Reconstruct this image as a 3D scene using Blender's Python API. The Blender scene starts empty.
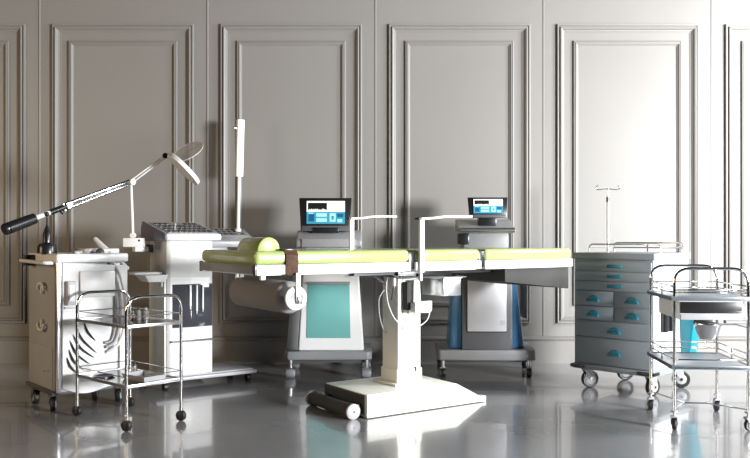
import bpy, bmesh, math, random
from mathutils import Vector, Matrix
random.seed(7)
S = bpy.context.scene
C = S.collection
PI = math.pi
R = math.radians

# ------------------------------------------------------------------ camera
H, FPX, HZ = 0.9, 800.0, 238.0          # eye height, focal length in px, horizon row
cam = bpy.data.cameras.new('camera'); co = bpy.data.objects.new('camera', cam); C.objects.link(co)
co.location = (0, 0, H); co.rotation_euler = (PI/2, 0, 0)
cam.sensor_width = 36; cam.lens = FPX/750*36; cam.shift_y = (HZ-229)/750
cam.clip_start = 0.05
S.camera = co
WALL = 720/125.0
# ------------------------------------------------------------------ world and lights
w = bpy.data.worlds.new('world'); S.world = w; w.use_nodes = True
bg = w.node_tree.nodes['Background']; bg.inputs[0].default_value = (0.80, 0.80, 0.86, 1); bg.inputs[1].default_value = 0.004
def area(name, loc, target, sx, sy, power, col):
    l = bpy.data.lights.new(name, 'AREA'); l.shape = 'RECTANGLE'; l.size = sx; l.size_y = sy
    l.energy = power; l.color = col
    o = bpy.data.objects.new(name, l); C.objects.link(o); o.location = loc
    o.rotation_euler = (Vector(target)-Vector(loc)).to_track_quat('-Z', 'Y').to_euler()
    return o
area('window_light', (5.3, 0.1, 1.25), (-0.2, 4.6, 0.9), 1.0, 1.0, 1020, (0.965, 0.98, 1.0))
area('right_wall_wash_light', (4.3, 4.1, 2.3), (1.2, 5.76, 1.5), 0.9, 1.6, 230, (0.96, 0.98, 1.0))  # added light to brighten the right wall, no known window there
area('warm_room_light', (-5.0, 1.8, 1.7), (-1.2, 5.2, 0.9), 1.4, 1.4, 75, (1.0, 0.74, 0.46))
S.view_settings.view_transform = 'Standard'; S.view_settings.look = 'None'
S.view_settings.gamma = 1; S.view_settings.use_curve_mapping = False
S.view_settings.exposure = 0.0

# ------------------------------------------------------------------ materials
def mat(name, col, rough=0.5, metal=0.0, coat=0.0, noise=0.04, nscale=8.0, bump=0.0, bscale=120.0, emit=0, alpha=1, trans=0, spec=0.5):
    m = bpy.data.materials.new(name); m.use_nodes = True
    nt = m.node_tree; p = nt.nodes['Principled BSDF']
    p.inputs['Roughness'].default_value = rough; p.inputs['Metallic'].default_value = metal
    p.inputs['Coat Weight'].default_value = coat; p.inputs['Specular IOR Level'].default_value = spec
    if trans: p.inputs['Transmission Weight'].default_value = trans
    if alpha < 1: p.inputs['Alpha'].default_value = alpha
    tc = nt.nodes.new('ShaderNodeTexCoord')
    n = nt.nodes.new('ShaderNodeTexNoise'); n.inputs['Scale'].default_value = nscale; n.inputs['Detail'].default_value = 4
    nt.links.new(tc.outputs['Object'], n.inputs['Vector'])
    r = nt.nodes.new('ShaderNodeValToRGB')
    a = [c*(1-noise) for c in col]; b = [min(1, c*(1+noise)) for c in col]
    r.color_ramp.elements[0].position = .35; r.color_ramp.elements[1].position = .65
    r.color_ramp.elements[0].color = (*a, 1); r.color_ramp.elements[1].color = (*b, 1)
    nt.links.new(n.outputs['Fac'], r.inputs[0]); nt.links.new(r.outputs[0], p.inputs['Base Color'])
    if emit:
        p.inputs['Emission Color'].default_value = (*col, 1); p.inputs['Emission Strength'].default_value = emit
    if bump:
        n2 = nt.nodes.new('ShaderNodeTexNoise'); n2.inputs['Scale'].default_value = bscale
        nt.links.new(tc.outputs['Object'], n2.inputs['Vector'])
        bp = nt.nodes.new('ShaderNodeBump'); bp.inputs['Strength'].default_value = bump; bp.inputs['Distance'].default_value = .002
        nt.links.new(n2.outputs['Fac'], bp.inputs['Height']); nt.links.new(bp.outputs[0], p.inputs['Normal'])
    return m
M = dict(
    wall=mat('wall_paint', (.222, .211, .196), .45, noise=.02, nscale=1.2),
    floor=mat('epoxy_floor', (.24, .24, .245), .2, noise=.08, nscale=2.2, coat=.55, spec=.8),
    white=mat('white_plastic', (.80, .80, .79), .28, noise=.01),
    cream=mat('cream_enamel', (.80, .80, .72), .35, noise=.02),
    offwhite=mat('offwhite_plastic', (.70, .69, .67), .35, noise=.02),
    lgrey=mat('light_grey_plastic', (.40, .40, .41), .35, noise=.02),
    grey=mat('grey_plastic', (.24, .24, .245), .35, noise=.03),
    dgrey=mat('dark_grey_plastic', (.085, .085, .09), .35, noise=.03),
    purple=mat('plum_grey_plastic', (.11, .10, .15), .4, noise=.03),
    black=mat('black_plastic', (.012, .012, .013), .28, noise=.02),
    rubber=mat('black_rubber', (.007, .007, .007), .5, noise=.05),
    tyre=mat('grey_rubber', (.20, .20, .20), .6, noise=.05),
    chrome=mat('chrome', (.86, .86, .87), .08, metal=1, noise=.01),
    steel=mat('brushed_steel', (.62, .62, .64), .28, metal=1, noise=.03),
    darksteel=mat('dark_polished_steel', (.22, .22, .23), .16, metal=1, noise=.03),
    boomsteel=mat('satin_chrome', (.70, .70, .70), .22, metal=1, noise=.01),
    green=mat('green_vinyl', (.37, .45, .16), .22, noise=.04, nscale=5, coat=.6, bump=.03, bscale=60),
    teal=mat('teal_panel', (.15, .40, .38), .35, noise=.06, nscale=3),
    tealh=mat('teal_handle', (.006, .13, .17), .35, noise=.03),
    cyan=mat('cyan_plastic', (.003, .20, .26), .35, noise=.03),
    blue=mat('blue_plastic', (.035, .16, .33), .30, noise=.05, coat=.2),
    cabinet=mat('blue_grey_enamel', (.22, .25, .27), .38, noise=.03, nscale=3),
    shelf=mat('lavender_grey_steel', (.19, .215, .24), .3, metal=.3, noise=.03),
    roll=mat('paper_roll', (.20, .19, .187), .8, noise=.02, bump=.2),
    strap=mat('brown_woven', (.062, .026, .008), .8, noise=.6, nscale=150),
    panelgrey=mat('brushed_panel', (.52, .52, .53), .4, metal=.2, noise=.04, nscale=3),
    plate=mat('matte_grey_plate', (.055, .055, .052), .75, spec=.2, noise=.03),
    smoke=mat('smoked_glass', (.045, .047, .055), .08, noise=.02),
    lens=mat('clear_acrylic', (.60, .57, .53), .2, noise=.1, nscale=20, alpha=.55),
    s_white=mat('screen_white', (.70, .72, .70), .3, emit=.5, noise=0),
    s_black=mat('screen_black', (.01, .012, .012), .3, noise=0),
    s_blue=mat('screen_blue', (.03, .20, .30), .3, emit=.6, noise=0),
    s_pale=mat('screen_pale_blue', (.25, .50, .62), .3, emit=.55, noise=0),
    s_dark=mat('screen_deep_blue', (.01, .07, .14), .3, emit=.6, noise=0),
    gold=mat('amber_glass', (.25, .24, .22), .2, noise=.05),
)
# ------------------------------------------------------------------ mesh builder
class MB:
    def __init__(s): s.v = []; s.f = []; s.m = []; s.sm = []
    def add(s, vs, fs, mi=0, smooth=False, T=None):
        b = len(s.v)
        for v in vs:
            v = Vector(v)
            s.v.append(tuple(T @ v) if T else tuple(v))
        for f in fs: s.f.append([b+i for i in f]); s.m.append(mi); s.sm.append(smooth)
        return s
    def from_bm(s, bm, mi=0, smooth=False, T=None):
        bm.verts.ensure_lookup_table(); bm.verts.index_update()
        s.add([v.co.copy() for v in bm.verts], [[v.index for v in f.verts] for f in bm.faces], mi, smooth, T); bm.free(); return s
    def box(s, x0, x1, y0, y1, z0, z1, bev=0.0, mi=0, seg=2, T=None, smooth=None):
        bm = bmesh.new(); bmesh.ops.create_cube(bm, size=1)
        for v in bm.verts:
            v.co = Vector((x0 if v.co.x < 0 else x1, y0 if v.co.y < 0 else y1, z0 if v.co.z < 0 else z1))
        if bev: bmesh.ops.bevel(bm, geom=bm.edges[:], offset=bev, segments=seg, profile=.5, affect='EDGES')
        return s.from_bm(bm, mi, bool(bev) if smooth is None else smooth, T)
    def hexa(s, bot, top, bev=0.0, mi=0, seg=2, T=None):
        """bot, top: four points each, counterclockwise seen from above"""
        bm = bmesh.new(); vs = [bm.verts.new(p) for p in bot+top]
        for q in ([3,2,1,0],[4,5,6,7],[0,1,5,4],[1,2,6,5],[2,3,7,6],[3,0,4,7]): bm.faces.new([vs[i] for i in q])
        if bev: bmesh.ops.bevel(bm, geom=bm.edges[:], offset=bev, segments=seg, profile=.5, affect='EDGES')
        return s.from_bm(bm, mi, bool(bev), T)
    def prism(s, poly, axis, a, b, bev=0.0, mi=0, T=None, seg=2):
        """poly of 2D points extruded along axis ('x','y','z') from a to b"""
        def P(u, v, t): return {'x': (t, u, v), 'y': (u, t, v), 'z': (u, v, t)}[axis]
        bm = bmesh.new(); A = [bm.verts.new(P(u, v, a)) for u, v in poly]; B = [bm.verts.new(P(u, v, b)) for u, v in poly]
        bm.faces.new(A); bm.faces.new(B[::-1]); n = len(poly)
        for i in range(n): bm.faces.new([A[i], B[i], B[(i+1) % n], A[(i+1) % n]])
        bmesh.ops.recalc_face_normals(bm, faces=bm.faces[:])
        if bev: bmesh.ops.bevel(bm, geom=bm.edges[:], offset=bev, segments=seg, profile=.5, affect='EDGES')
        return s.from_bm(bm, mi, bool(bev), T)
    def cyl(s, p, q, r, r2=None, n=20, mi=0, T=None, cap=True):
        p = Vector(p); q = Vector(q); r2 = r if r2 is None else r2
        d = (q-p).normalized(); u = d.orthogonal().normalized(); v = d.cross(u)
        A = [p+(u*math.cos(2*PI*i/n)+v*math.sin(2*PI*i/n))*r for i in range(n)]
        B = [q+(u*math.cos(2*PI*i/n)+v*math.sin(2*PI*i/n))*r2 for i in range(n)]
        s.add(A+B, [[i, (i+1) % n, n+(i+1) % n, n+i] for i in range(n)], mi, True, T)
        if cap:
            s.add(A, [list(range(n))[::-1]], mi, False, T); s.add(B, [list(range(n))], mi, False, T)
        return s
    def lathe(s, p, axis, prof, n=28, mi=0, T=None):
        """prof: (distance along axis, radius)"""
        p = Vector(p); d = Vector(axis).normalized(); u = d.orthogonal().normalized(); v = d.cross(u)
        vs = []
        for t, r in prof:
            r = max(r, 1e-5)
            vs += [p+d*t+(u*math.cos(2*PI*i/n)+v*math.sin(2*PI*i/n))*r for i in range(n)]
        fs = []
        for k in range(len(prof)-1):
            for i in range(n): fs.append([k*n+i, k*n+(i+1) % n, (k+1)*n+(i+1) % n, (k+1)*n+i])
        s.add(vs, fs, mi, True, T)
        if prof[0][1] > 1e-4: s.add(vs[:n], [list(range(n))[::-1]], mi, False, T)
        if prof[-1][1] > 1e-4: s.add(vs[-n:], [list(range(n))], mi, False, T)
        return s
    def tube(s, pts, r, n=10, mi=0, T=None, closed=False, r1=None):
        pts = [Vector(p) for p in pts]; k = len(pts); rings = []
        t0 = (pts[1]-pts[0]).normalized(); u = t0.orthogonal().normalized()
        for i in range(k):
            if closed: t = (pts[(i+1) % k]-pts[i-1]).normalized()
            else: t = (pts[min(i+1, k-1)]-pts[max(i-1, 0)]).normalized()
            u = (u-t*u.dot(t)).normalized(); v = t.cross(u)
            rr = r if r1 is None else r+(r1-r)*i/(k-1)
            rings.append([pts[i]+(u*math.cos(2*PI*j/n)+v*math.sin(2*PI*j/n))*rr for j in range(n)])
        vs = [q for g in rings for q in g]; fs = []
        for i in range(k if closed else k-1):
            a = i*n; b = ((i+1) % k)*n
            for j in range(n): fs.append([a+j, a+(j+1) % n, b+(j+1) % n, b+j])
        s.add(vs, fs, mi, True, T)
        if not closed:
            s.add(rings[0], [list(range(n))[::-1]], mi, False, T); s.add(rings[-1], [list(range(n))], mi, False, T)
        return s
    def ball(s, c, r, mi=0, n=16, T=None, sz=1.0):
        prof = [(-r*sz*math.cos(PI*i/10), r*math.sin(PI*i/10)) for i in range(11)]
        return s.lathe(c, (0, 0, 1), prof, n, mi, T)
    def build(s, name, mats, parent=None):
        me = bpy.data.meshes.new(name); me.from_pydata(s.v, [], s.f)
        for m in (mats if isinstance(mats, (list, tuple)) else [mats]): me.materials.append(M[m] if isinstance(m, str) else m)
        me.polygons.foreach_set('material_index', s.m); me.polygons.foreach_set('use_smooth', s.sm)
        bm = bmesh.new(); bm.from_mesh(me); bmesh.ops.remove_doubles(bm, verts=bm.verts, dist=1e-5)
        bmesh.ops.recalc_face_normals(bm, faces=bm.faces)
        for e in bm.edges:
            if len(e.link_faces) == 2 and e.calc_face_angle(0) > R(38): e.smooth = False
        bm.to_mesh(me); bm.free()
        o = bpy.data.objects.new(name, me); C.objects.link(o)
        if parent: o.parent = parent
        return o
def arcpts(pts, rad, n=7):
    """polyline with rounded corners"""
    pts = [Vector(p) for p in pts]; out = [pts[0]]
    for i in range(1, len(pts)-1):
        a = (pts[i-1]-pts[i]); b = (pts[i+1]-pts[i]); rr = min(rad, a.length*.49, b.length*.49)
        A = pts[i]+a.normalized()*rr; B = pts[i]+b.normalized()*rr
        for k in range(n+1):
            t = k/n; out.append(A*(1-t)**2+pts[i]*2*t*(1-t)+B*t*t)
    return out+[pts[-1]]
def spline(pts, n=8):
    pts = [Vector(p) for p in pts]; P = [pts[0]]+pts+[pts[-1]]; out = []
    for i in range(1, len(P)-2):
        for k in range(n):
            t = k/n; a, b, c, d = P[i-1:i+3]
            out.append(.5*((2*b)+(c-a)*t+(2*a-5*b+4*c-d)*t*t+(3*b-a-3*c+d)*t**3))
    return out+[pts[-1]]
def rrect(cx, cy, w_, h_, r, n=5):
    out = []
    for sx, sy, a0 in ((1, 1, 0), (-1, 1, 90), (-1, -1, 180), (1, -1, 270)):
        for k in range(n+1):
            a = R(a0+90*k/n); out.append((cx+sx*(w_/2-r)+r*math.cos(a), cy+sy*(h_/2-r)+r*math.sin(a)))
    return out
# ------------------------------------------------------------------ object helpers
def tag(o, label=None, cat=None, group=None, kind=None):
    for k, v in (('label', label), ('category', cat), ('group', group), ('kind', kind)):
        if v: o[k] = v
    return o
class Thing:
    def __init__(s, name, loc, deg, label, cat, group=None):
        s.x, s.y = loc[0], loc[1]; s.z = loc[2] if len(loc) > 2 else 0; s.a = R(deg)
        s.o = bpy.data.objects.new(name, None); C.objects.link(s.o); s.o.empty_display_size = .05
        s.o.location = (s.x, s.y, s.z); s.o.rotation_euler = (0, 0, s.a); tag(s.o, label, cat, group)
        s.c, s.s = math.cos(s.a), math.sin(s.a)
    def world(s, x, y, z=0): return Vector((s.x+s.c*x-s.s*y, s.y+s.s*x+s.c*y, z))
    def local(s, X, Y, Z=0): dx, dy = X-s.x, Y-s.y; return Vector((s.c*dx+s.s*dy, -s.s*dx+s.c*dy, Z-s.z))
    def lx(s, px, y=0):
        """local x where the sight line of column px crosses the local line y = const"""
        k = (px-375)/FPX; X0 = s.x-s.s*y; Y0 = s.y+s.c*y
        return (k*Y0-X0)/(s.c-k*s.s)
    def ly(s, px, x=0):
        k = (px-375)/FPX; X0 = s.x+s.c*x; Y0 = s.y+s.s*x
        return (k*Y0-X0)/(-s.s-k*s.c)
    def zz(s, py, x, y=0):
        return H-(py-HZ)*(s.y+s.s*x+s.c*y)/FPX
    def on_front(s, px, py, y=0): x = s.lx(px, y); return x, s.zz(py, x, y)
    def on_side(s, px, py, x=0): y = s.ly(px, x); return y, s.zz(py, x, y)
    def part(s, name, mb, mats, parent=None, label=None):
        o = mb.build(name, mats, parent or s.o)
        if label: o['label'] = label
        return o
def struct(name, mb, m): return tag(mb.build(name, m), kind='structure')
def G(px, py): g = py-HZ; return ((px-375)*H/g, FPX*H/g)
def D(px, py, Y): return Vector(((px-375)*Y/FPX, Y, H-(py-HZ)*Y/FPX))

def caster(T, x, y, r, width, ztop, fork='steel', tyre='rubber', hub='lgrey', ang=0.0, off=.02, twin=False, stem=.006):
    """swivel caster under local point (x, y): fork part with a wheel sub-part"""
    mb = MB(); ca, sa = math.cos(ang), math.sin(ang)
    Tm = Matrix.Translation((x, y, 0)) @ Matrix.Rotation(ang, 4, 'Z')
    cz = r
    mb.cyl((0, 0, 2*r+.004), (0, 0, ztop), stem, T=Tm)
    mb.cyl((0, 0, 2*r+.002), (0, 0, 2*r+.010), r*.55, T=Tm)
    hw = width/2+.004
    for sgn in (-1, 1):
        mb.prism([(-r*.55, 2*r+.006), (r*.55, 2*r+.006), (off+r*.30, r*.75), (off-r*.05, r*.75)], 'y', sgn*hw-.0015, sgn*hw+.0015, T=Tm)
    mb.box(-r*.55, r*.55, -hw, hw, 2*r, 2*r+.006, T=Tm)
    f = T.part('caster', mb, fork)
    wb = MB(); a = width/2
    wb.lathe((off, -a, cz), (0, 1, 0), [(0, r*.55), (0, r*.9), (a*.3, r), (a*1.7, r), (2*a, r*.9), (2*a, r*.55)], 24, 0, Tm)
    wb.lathe((off, -a-.002, cz), (0, 1, 0), [(0, r*.15), (0, r*.5), (.003, r*.62), (2*a+.001, r*.62), (2*a+.004, r*.5), (2*a+.004, r*.15)], 20, 1, Tm)
    wb.cyl((off, -hw-.003, cz), (off, hw+.003, cz), r*.16, mi=2, T=Tm, n=10)
    T.part('wheel', wb, [tyre, hub, 'black'], f)
    return f
# ================================================================== the room
mb = MB(); mb.box(-7, 7, -1.5, WALL+.02, -.1, 0); struct('floor', mb, 'floor')
mb = MB(); mb.box(-7, 7, WALL, WALL+.15, 0, 3.1)
struct('wall_back', mb, 'wall')
PXM = WALL/FPX
def Zw(py): return H-(py-HZ)*PXM
def frame_mesh(x0, x1, z0, z1, prof):
    """mitred frame on the wall; prof = (inset from the outer edge, projection)"""
    mb = MB(); n = len(prof); vs = []
    for (ins, pr) in prof:
        vs += [(x0+ins, WALL-pr, z0+ins), (x1-ins, WALL-pr, z0+ins), (x1-ins, WALL-pr, z1-ins), (x0+ins, WALL-pr, z1-ins)]
    fs = []
    for k in range(n-1):
        for i in range(4): fs.append([k*4+i, k*4+(i+1) % 4, (k+1)*4+(i+1) % 4, (k+1)*4+i])
    mb.add(vs, fs); return mb
OUT = [(0, 0), (0, .018), (.005, .020), (.012, .019), (.013, .010), (.020, .010), (.021, .026), (.027, .028), (.036, .022), (.044, .010), (.050, .008), (.051, .003), (.060, .003), (.061, 0)]
INN = [(0, 0), (0, .014), (.005, .016), (.009, .016), (.010, .009), (.014, .018), (.022, .017), (.029, .008), (.034, .006), (.035, .0)]
k = 0
for i in range(-2, 6):
    cx = (123.4-375+168*i)*PXM
    k += 1; struct('trim_%d' % k, frame_mesh(cx-.508, cx+.508, Zw(323), Zw(24.5), OUT), 'wall')
    k += 1; struct('trim_%d' % k, frame_mesh(cx-.390, cx+.390, Zw(305.5), Zw(41), INN), 'wall')
for i in range(-2, 6):                                   # narrow upright joints between the boards
    cx = (207.5-375+168*i)*PXM
    k += 1; mb = MB(); mb.prism([(cx-.006, WALL), (cx-.003, WALL-.004), (cx+.003, WALL-.004), (cx+.006, WALL)], 'z', .19, 3.1); struct('trim_%d' % k, mb, 'wall')
mb = MB(); mb.prism([(WALL, 0), (WALL-.022, 0), (WALL-.022, .160), (WALL-.026, .166), (WALL-.030, .176), (WALL-.022, .186), (WALL-.012, .190), (WALL, .192)], 'x', -7, 7)
struct('baseboard_back', mb, 'wall')

# ================================================================== two-shelf carts
def end_frame(T, w_, y, ztop, zb, r=.008, rad=.075, mat_='chrome'):
    mb = MB(); mb.tube(arcpts([(0, y, zb), (0, y, ztop), (w_, y, ztop), (w_, y, zb)], rad, 10), r, 12)
    return T.part('end_frame', mb, mat_)
# ---- left cart
O = G(126.5, 431.5)
T = Thing('instrument_cart', O, 47, 'small chrome two-shelf cart with black ball wheels in front of the white machine, at left', 'cart')
CW, CD = .295, .48
for y in (0, CD): end_frame(T, CW, y, .622, .045)
for z, th in ((.485, .014), (.205, .014)):
    mb = MB(); mb.box(.004, CW-.004, .004, CD-.004, z, z+.003)
    mb.box(.0, CW, -.004, .004, z-.008, z+.008, .002, mi=1); mb.box(.0, CW, CD-.004, CD+.004, z-.008, z+.008, .002, mi=1)
    mb.box(-.002, .006, 0, CD, z-.008, z+.008, .002, mi=1); mb.box(CW-.006, CW+.002, 0, CD, z-.008, z+.008, .002, mi=1)
    T.part('shelf', mb, ['darksteel', 'steel'])
for z in (.53, .248):
    mb = MB(); mb.tube([(0, 0, z), (CW, 0, z), (CW, CD, z), (0, CD, z)], .0022, 8, closed=True)
    T.part('guard_rail', mb, 'chrome')
for x in (0, CW):
    for y in (0, CD):
        mb = MB(); mb.cyl((x, y, .04), (x, y, .075), .0095, n=14); f = T.part('caster', mb, 'chrome')
        wb = MB(); wb.lathe((x-.017, y-.006, .027), (1, .3, 0), [(0, .004), (.001, .017), (.007, .025), (.016, .027), (.027, .025), (.033, .017), (.034, .004)], 22)
        T.part('wheel', wb, 'rubber', f)
LC = T
def shelfpt(T, px, py, z):
    Y = (H-z)*FPX/(py-HZ); return Vector(((px-375)*Y/FPX, Y, z))
def bottle(name, px, py, z, h, r, m, label, capm='black', neck=True):
    p = shelfpt(LC, px, py, z)
    t = Thing(name, (p.x, p.y, z), 0, label, 'bottle')
    mb = MB(); mb.lathe((0, 0, 0), (0, 0, 1), [(0, r*.9), (.002, r), (h*.70, r), (h*.78, r*.62), (h*.84, r*.45)])
    t.part('body', mb, m)
    cb = MB(); cb.lathe((0, 0, h*.83), (0, 0, 1), [(0, r*.55), (h*.15, r*.55), (h*.17, r*.4)]); t.part('cap', cb, capm)
zs = .4885
bottle('glass_bottle', 138.5, 320.0, zs, .062, .0115, 'gold', 'slim grey glass bottle, middle of three on the top shelf of the left chrome cart')
bottle('glass_jar', 145.5, 319.5, zs, .060, .017, 'gold', 'wider grey glass jar, rightmost of three on the top shelf of the left chrome cart', 'lgrey')
bottle('chrome_bottle', 132.5, 320.5, zs, .050, .011, 'chrome', 'shiny metal bottle, leftmost of three on the top shelf of the left chrome cart', 'chrome')
zl = .2085
bottle('pump_bottle', 134, 376, zl, .075, .014, 'steel', 'small metal bottle standing on the lower shelf of the left chrome cart', 'black')
def dish(name, px, py, z, rx, ry, h, m, deg, label, cat):
    p = shelfpt(LC, px, py, z)
    t = Thing(name, (p.x, p.y, z), deg, label, cat)
    mb = MB(); prof = [(.0, .0005), (.80, .0005), (.95, h*.8), (1.06, h), (1.08, h-.001), (.97, h*.7), (.84, 0.0), (0, 0)]
    prof = [(.001, .002), (.80, .002), (.93, h*.8), (1.05, h), (1.08, h-.002), (.98, h*.6), (.86, .0), (.001, 0)]
    n = 32; vs = []
    for a, zz in prof:
        vs += [(rx*a*math.cos(2*PI*i/n), ry*a*math.sin(2*PI*i/n), zz) for i in range(n)]
    fs = [[k*n+i, k*n+(i+1) % n, (k+1)*n+(i+1) % n, (k+1)*n+i] for k in range(len(prof)-1) for i in range(n)]
    mb.add(vs, fs, 0, True); o = mb.build('bowl', M[m], t.o)
    return t
t = Thing('instrument_tray', (*shelfpt(LC, 144, 379, zl)[:2], zl), 50, 'shallow steel tray with sloping sides on the lower shelf of the left chrome cart', 'tray')
mb = MB()
for (a, b, c_, d_, z0, z1) in ((.055, .085, .065, .097, 0, .026),):
    lo = [(-a, -b, 0), (a, -b, 0), (a, b, 0), (-a, b, 0)]; hi = [(-c_, -d_, z1), (c_, -d_, z1), (c_, d_, z1), (-c_, d_, z1)]
    li = [(x*.96, y*.97, .002) for x, y, z in lo]; hh = [(x*.95, y*.965, z1) for x, y, z in hi]
    mb.add(lo+hi+hh+li, [[3, 2, 1, 0]]+[[i, (i+1) % 4, 4+(i+1) % 4, 4+i] for i in range(4)]+[[4+i, 4+(i+1) % 4, 8+(i+1) % 4, 8+i] for i in range(4)]+[[8+i, 8+(i+1) % 4, 12+(i+1) % 4, 12+i] for i in range(4)]+[[12, 13, 14, 15]])
t.part('tray_shell', mb, 'lgrey')
t = dish('oval_dish', 104, 377.0, zl, .055, .040, .010, 'steel', 40, 'flat oval steel dish at the back left of the lower cart shelf', 'dish')

# ---- right cart
O = G(674.3, 430)
T = Thing('dressing_trolley', (O[0], O[1]), -5, 'silver two-shelf dressing trolley with double guard rails and a drawer, at far right', 'trolley')
CW, CD = .334, .43
for y in (0, CD): end_frame(T, CW, y, .757, .085, .0075, .075)
for z in (.625, .304):
    mb = MB()
    mb.box(-.016, CW+.016, -.014, CD+.014, z-.018, z-.002, .003)
    mb.box(-.016, CW+.016, -.014, -.008, z-.018, z+.001, .001); mb.box(-.016, CW+.016, CD+.008, CD+.014, z-.018, z+.001, .001)
    mb.box(-.016, -.010, -.008, CD+.008, z-.018, z+.001, .001); mb.box(CW+.010, CW+.016, -.008, CD+.008, z-.018, z+.001, .001)
    T.part('shelf', mb, 'shelf')
for z in (.612, .298):
    for dz in (.032, .062):
        mb = MB()
        mb.tube([(0, 0, z+dz), (0, CD, z+dz)], .0035, 8); mb.tube([(CW, 0, z+dz), (CW, CD, z+dz)], .0035, 8)
        mb.tube([(0, CD, z+dz), (CW, CD, z+dz)], .0035, 8)
        if dz == .062 and z > .5: mb.tube([(0, 0, z+.046), (CW, 0, z+.046)], .0035, 8)
        if dz == .032: mb.tube([(0, 0, z+dz), (CW, 0, z+dz)], .0035, 8)
        for yy in (CD*.5,): mb.tube([(0, yy, z), (0, yy, z+.064)], .0035, 8); mb.tube([(CW, yy, z), (CW, yy, z+.064)], .0035, 8)
        T.part('guard_rail', mb, 'chrome')
mb = MB(); z0 = .612-.095
mb.box(.022, CW-.022, .006, .36, z0, .607, .004)
d = T.part('drawer', mb, 'white')
mb = MB(); mb.box(.028, CW-.026, -.002, .008, z0+.030, z0+.084, .002); T.part('drawer_recess', mb, 'black', d)
mb = MB(); mb.box(.028, CW-.028, -.006, .006, z0+.0, z0+.026, .003); T.part('drawer_lip', mb, 'lgrey', d)
# cross brace close to the floor
mb = MB(); zb = .10
mid1 = (.11, CD*.5, .085); mid2 = (.22, CD*.5, .085)
mb.tube([(0, 0, zb), mid1, (0, CD, zb)], .0035, 8); mb.tube([(CW, 0, zb), mid2, (CW, CD, zb)], .0035, 8); mb.tube([mid1, mid2], .0035, 8)
T.part('cross_brace', mb, 'chrome')
for x, y, an in ((0, 0, 1.2), (CW, 0, .25), (0, CD, 1.5), (CW, CD, 1.5)):
    caster(T, x, y, .030, .020, .100, 'lgrey', 'rubber', 'dgrey', an, .012)
    mb = MB(); mb.cyl((x, y, .085), (x, y, .092), .016, n=16); T.part('bumper_disc', mb, 'lgrey')
# the arm that carries the bowl
mb = MB(); zr = .500
mb.tube([(CW, 0, zr-.018), (CW*.80, -.02, zr), (CW*.42, -.03, zr)], .0035, 8)
cxb, cyb = T.lx(707.5, -.045), -.045
mb.tube([(cxb+.062*math.cos(2*PI*i/24), cyb+.055*math.sin(2*PI*i/24), zr) for i in range(24)], .003, 8, closed=True)
mb.tube([(cxb-.02, cyb+.055, zr), (cxb-.02, .02, zr+.02), (cxb-.02, .02, .53)], .003, 8); mb.tube([(cxb+.03, cyb+.055, zr), (cxb+.03, .02, zr+.02), (cxb+.03, .02, .53)], .003, 8)
mb.box(cxb-.045, cxb+.045, cyb+.045, cyb+.060, zr-.002, zr+.018, .003, mi=1)
T.part('bowl_holder', mb, ['chrome', 'black'])
p = T.world(cxb, cyb)
t = Thing('steel_bowl', (p.x, p.y, zr-.066), 0, 'round steel bowl hanging in the ring under the drawer of the far right trolley', 'bowl')
mb = MB(); mb.lathe((0, 0, 0), (0, 0, 1), [(0, .001), (0, .032), (.004, .036), (.03, .050), (.060, .057), (.070, .066), (.072, .066), (.066, .056), (.03, .047), (.006, .033), (.004, .001)], 32)
t.part('bowl', mb, 'steel')

# ================================================================== treatment bed
B = Thing('treatment_bed', (.1437, 4.35), 33.5, 'long green padded treatment bed on a white column and wheeled base', 'bed')
W2 = .325; L0 = B.lx(255, -W2); L3 = B.lx(573, -W2)
a1 = B.lx(411, -W2); b0 = B.lx(416, -W2); b1 = B.lx(481.5, -W2); c0 = B.lx(485.5, -W2)
ZF0, ZF1, ZT = .737, .780, .842
segs = [(L0, a1), (b0, b1), (c0, L3)]
for i, (x0, x1) in enumerate(segs):
    mb = MB(); mb.box(x0, x1, -W2, W2, ZF0, ZF1, .003); mb.box(x0+.02, x1-.02, -W2+.02, W2-.02, ZF0-.004, ZF0, 0)
    f = B.part('bed_frame', mb, 'white')
    mb = MB(); mb.box(x0+.002, x1-.002, -W2+.003, W2-.003, ZF1, ZT, .022, seg=5); B.part('cushion', mb, 'green', f)
    if i == 0:
        for y0, y1 in ((-W2-.003, -W2+.012), (W2-.012, W2+.003)): mb = MB(); mb.box(x0-.004, x0+.010, y0, y1, ZF0-.004, ZF1+.004, .002); B.part('corner_cap', mb, 'black', f)
        mb = MB(); mb.box(x0-.006, x0, -W2+.014, W2-.014, ZF0+.002, ZF1, .002); B.part('end_board', mb, 'grey', f)
# dark hinges between the sections
for x in ((a1+b0)/2, (b1+c0)/2):
    mb = MB(); mb.box(x-.02, x+.02, -W2+.014, W2-.014, ZF0+.006, ZT-.012, .003); B.part('hinge', mb, 'black')
# foot flap under the last section
x0 = B.lx(505, -W2+.03)
mb = MB(); z_a = B.zz(282, x0, -W2+.03); z_b = B.zz(288.5, L3, -W2+.03)
mb.hexa([(x0, -W2+.03, z_a), (L3-.004, -W2+.03, z_b), (L3-.004, W2-.03, z_b), (x0, W2-.03, z_a)], [(x0, -W2+.03, ZF0), (L3-.004, -W2+.03, ZF0), (L3-.004, W2-.03, ZF0), (x0, W2-.03, ZF0)], .003)
B.part('foot_section_housing', mb, 'plate')
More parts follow.
